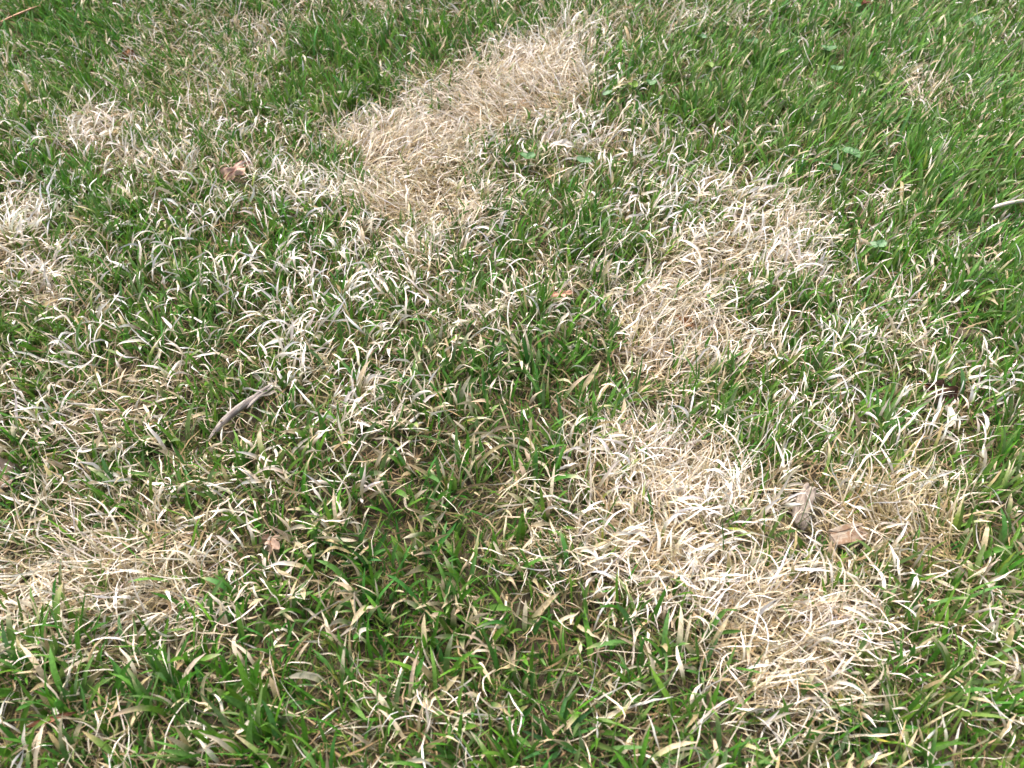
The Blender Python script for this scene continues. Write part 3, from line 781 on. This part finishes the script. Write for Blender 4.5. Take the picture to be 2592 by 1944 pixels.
def leaflet_mesh(length, width, seed, fold):
    nx, ny = 9, 7; V = []; F = []
    r = np.random.default_rng(seed); b = r.uniform(-.25, .25)
    for i in range(nx):
        t = i / (nx - 1)
        hw = width / 2 * math.sin(math.pi * (.04 + .92 * t) ** .75) ** .6
        for j in range(ny):
            s = -1 + 2 * j / (ny - 1)
            V.append((t * length - (.10 * length * (1 - abs(s)) if i == nx - 1 else 0), s * hw, fold * abs(s) * hw + b * length * t * t))
    top = len(V); V += [(a, b2, c - .00025) for a, b2, c in V]
    for i in range(nx - 1):
        for j in range(ny - 1):
            q = i * ny + j
            F.append((q, q + ny, q + ny + 1, q + 1)); F.append((top + q, top + q + 1, top + q + ny + 1, top + q + ny))
    rim = [i * ny for i in range(nx)] + [(nx - 1) * ny + j for j in range(1, ny)] + [i * ny + ny - 1 for i in range(nx - 2, -1, -1)] + [j for j in range(ny - 2, 0, -1)]
    for a, c in zip(rim, rim[1:] + rim[:1]): F.append((c, top + c, top + a, a))
    return V, F

# (leaflet angles in degrees, leaflet length, material, label)
CLOVER = [
    ((150, 35, 275), .0125, L_CLOVER, 'three part green clover leaf over bleached curls beside a paler clover leaf'),
    ((160, 15), .0118, L_CLOVER2, 'pale grey green pair of clover leaflets among white curled blades'),
    ((25,), .0170, L_CLOVER2, 'single bluish oval leaflet on the edge of the tan straw patch'),
    ((120, 60), .0120, L_CLOVER3, 'yellow green clover leaf at the rim of the straw patch'),
    ((100, 20), .0130, L_CLOVER, 'mid green clover leaf between straw rim and lush grass'),
    ((150, 30), .0135, L_CLOVER2, 'pale pair of clover leaflets spread in yellowish lush grass'),
    ((70, 170), .0140, L_CLOVER, 'dark green upright clover leaf in yellowish lush grass'),
    ((80, 200), .0140, L_CLOVER3, 'bright yellow green clover leaf low in lush grass'),
    ((20, 140, 260), .0150, L_CLOVER, 'large dark clover leaf in the lush green sward near white tips'),
    ((160, 60), .0140, L_CLOVER2, 'pale clover leaf below a darker one in lush sward'),
    ((80, 190, 300), .0140, L_CLOVER3, 'light green clover leaf beside a small bleached patch'),
    ((20, 110, 300), .0170, L_CLOVER, 'big broad clover leaf with round leaflets deep in green grass'),
    ((200, 320), .0140, L_CLOVER, 'small clover leaf tucked under a big broad clover leaf'),
    ((30, 150), .0130, L_CLOVER2, 'dull green clover leaf in grass with tan tips'),
    ((130, 30), .0150, L_CLOVER, 'green clover leaf beside a reddish brown fallen leaf'),
    ((60, 170, 290), .0140, L_CLOVER, 'clover leaf alone in the thickest dark green grass'),
]
for i, ((x, y), (angs, ln, mt, lab)) in enumerate(zip(CLOVER_AT, CLOVER)):
    r = np.random.default_rng(200 + i)
    g = gz(x, y); hgt = .027 if i not in (0, 1, 11) else .031
    o = empty('clover_leaf', (x, y, g), label=lab, category='clover', group='clover leaves in the lawn')
    top = np.array([0, 0, hgt])
    V, F = tube([(r.normal(0, .004), .010, -.001), (0, .005, hgt * .5), tuple(top)], .0007, .0005)
    make_obj('stem', V, F, L_STEM, o)
    for k, a in enumerate(angs):
        V, F = leaflet_mesh(ln * .85, ln * .80 if i != 2 else ln * .5, 300 + i * 5 + k, r.uniform(.15, .4))
        q = make_obj('leaflet', V, F, mt, o)
        q.location = top; q.rotation_euler = (r.normal(.15, .15), r.normal(-.15, .15), R(a))

# ------------------------------------------------------------------ tufts and lone stalks that stand out
def single(nblade, **kw): return ribbons(**kw)

def tuft(xy, n, length, width, spread, cols, tips, label, leanv=(0, 0), die=.2, mat=None, cat='grass tuft', name='grass_tuft', bend=.5, shape='leaf', group=None):
    x, y = xy; o = empty(name, (x, y, gz(x, y)), label=label, category=cat, group=group)
    for i in range(n):
        a = 2 * math.pi * (i + rng.uniform(-.4, .4)) / n if name == 'grass_tuft' else rng.uniform(0, 6.28)
        if name == 'dry_tuft': bend = rng.uniform(.3, 2.2)
        vx = math.cos(a) * spread + leanv[0]; vy = math.sin(a) * spread + leanv[1]
        az = np.array([math.atan2(vy, vx)]); tl = np.array([min(1.15, math.hypot(vx, vy) * rng.uniform(.6, 1.1))])
        rt = np.array([[math.cos(a) * .003 + rng.normal(0, .003 if name == 'grass_tuft' else .008), math.sin(a) * .003 + rng.normal(0, .003 if name == 'grass_tuft' else .008), -.001]]) + np.array([[x, y, gz(x, y)]])
        d = rng.random() < die
        V, F, C = ribbons(rt, az, tl, np.array([rng.normal(bend, .25)]), np.array([rng.normal(0, .3 if name == 'grass_tuft' else 1.0)]), np.array([length * rng.uniform(.7, 1.12)]),
                          np.array([width * rng.uniform(.8, 1.15)]), 8, 3, rng.normal(0, .2, 1), rng.normal(0, .5 if name == 'grass_tuft' else 2.0, 1), fold=.4, shape=shape,
                          c_base=pick(cols, 1, .1), c_tip=pick(tips, 1, .1), tb=np.array([rng.uniform(.5, .85) if d else 1.5]), bp=1.6, wob=.03, blunt=np.array([rng.uniform(2, 4)]))
        V = V - np.array([[x, y, gz(x, y)]])
        make_obj('blade', V, F, mat or M_GREEN, o, colors=C)
    return o

DEEP = [(.045, .140, .030), (.055, .155, .030), (.040, .120, .035)]
LUSH = [(.070, .180, .026), (.085, .195, .030), (.060, .165, .030)]
tuft((-0.120, 0.349), 13, .034, .0036, .75, DEEP, TANTIP, 'deep green star shaped grass rosette beside a grey brown leaf remnant')
tuft((0.030, 0.215), 12, .032, .0036, .8, DEEP, TANTIP, 'bluish green grass rosette in the broad bladed lawn', die=.1)
tuft((0.225, 0.219), 14, .036, .0046, .75, DEEP, [(.45, .40, .08)], 'dense dark green tuft with one yellowing blade below the straw patch', die=.15)
tuft((-0.511, 0.831), 20, .052, .0028, .45, LUSH, TANTIP, 'tall fresh green tuft beside the bleached mat', leanv=(-.15, .2), die=.05)
tuft((0.087, 0.744), 18, .046, .0030, .5, LUSH, TANTIP, 'bright green tuft between two pale straw patches', leanv=(.15, .15), die=.1)
tuft((0.499, 0.777), 20, .056, .0030, .45, LUSH, TANTIP, 'long bright green tuft leaning over with tan hair above it', leanv=(.3, .35), die=.1)
tuft((-0.024, 0.549), 14, .044, .0040, .6, LUSH, TANTIP, 'broad bladed green tuft next to a brown bare hollow', leanv=(.1, .1), die=.5)
tuft((0.321, 0.481), 14, .048, .0034, .45, LUSH, TANTIP, 'green tuft combed over white dead blades', leanv=(.5, .35), die=.1)
tuft((-0.137, 0.489), 16, .038, .0030, .6, CREAM, CREAM, 'dried cream coloured tuft curling over at the green edge', mat=M_BLEACH, bend=1.5, shape='curl', cat='dry tuft', name='dry_tuft')
tuft((0.290, 0.854), 12, .042, .0028, .45, CREAM, CREAM, 'dried cream tuft fanning out beneath lush grass', mat=M_BLEACH, leanv=(.4, .3), bend=.9, shape='curl', cat='dry tuft', name='dry_tuft')
tuft((0.082, 1.246), 16, .060, .0024, .45, CREAM, CREAM, 'dried cream tuft combed upward at the tip of the straw patch', mat=M_BLEACH, leanv=(.35, .35), bend=.6, shape='curl', cat='dry tuft', name='dry_tuft')

def stalk(base, length, width, az, tilt, bend, col, label):
    x, y = base
    V, F, C = ribbons(np.array([[0., 0., 0.]]) + np.array([[x, y, gz(x, y) - .001]]), np.array([az]), np.array([tilt]), np.array([bend]), np.array([.1]), np.array([length]),
                      np.array([width]), 12, 3, np.array([1.2]), np.array([.5]), fold=.5, shape='leaf', c_base=np.array([col]), c_tip=np.array([col]) * 1.1,
                      tb=np.array([.8]), blunt=np.array([3.]), wob=.02)
    V = V - np.array([[x, y, gz(x, y)]])
    o = make_obj('grass_stalk', V, F, M_GREEN, colors=C); o.location = (x, y, gz(x, y))
    tag(o, label, 'grass stalk', 'lone green stalks in the straw')
G1, G2 = (.045, .110, .030), (.060, .150, .030)
stalk((-0.037, 1.036), .075, .0016, 1.9, .10, .15, G1, 'thin dark stalk standing up from the middle of the straw patch')
stalk((-0.104, 1.015), .070, .0032, 1.4, .10, .2, G2, 'wide green blade standing up from the tan straw')
stalk((-0.143, 0.827), .050, .0018, 1.5, .12, .2, G1, 'short thin green stalk low in the tan straw patch')
stalk((-0.122, 1.018), .042, .0026, 2.4, .35, .1, G2, 'short green blade tilted beside a wide standing blade')
stalk((-0.054, 0.757), .058, .0020, 2.5, .45, .1, G1, 'thin green stalk leaning across the ragged straw edge')
stalk((-0.034, 0.774), .060, .0024, .6, .6, .2, G2, 'green stalk leaning over white curls below the straw patch')
stalk((0.228, 0.378), .060, .0020, 1.3, .15, .15, G1, 'thin green stalk standing beside the grey brown wood chip')
stalk((0.171, 0.535), .055, .0022, 2.0, .2, .2, G2, 'green stalk in front of the round cream straw mat')
stalk((0.293, 0.401), .045, .0018, 1.4, .12, .1, G1, 'thin green stalk rising from curly olive straw')
stalk((0.163, 0.345), .050, .0022, 1.9, .25, .2, G2, 'green stalk rising through wide white blades')
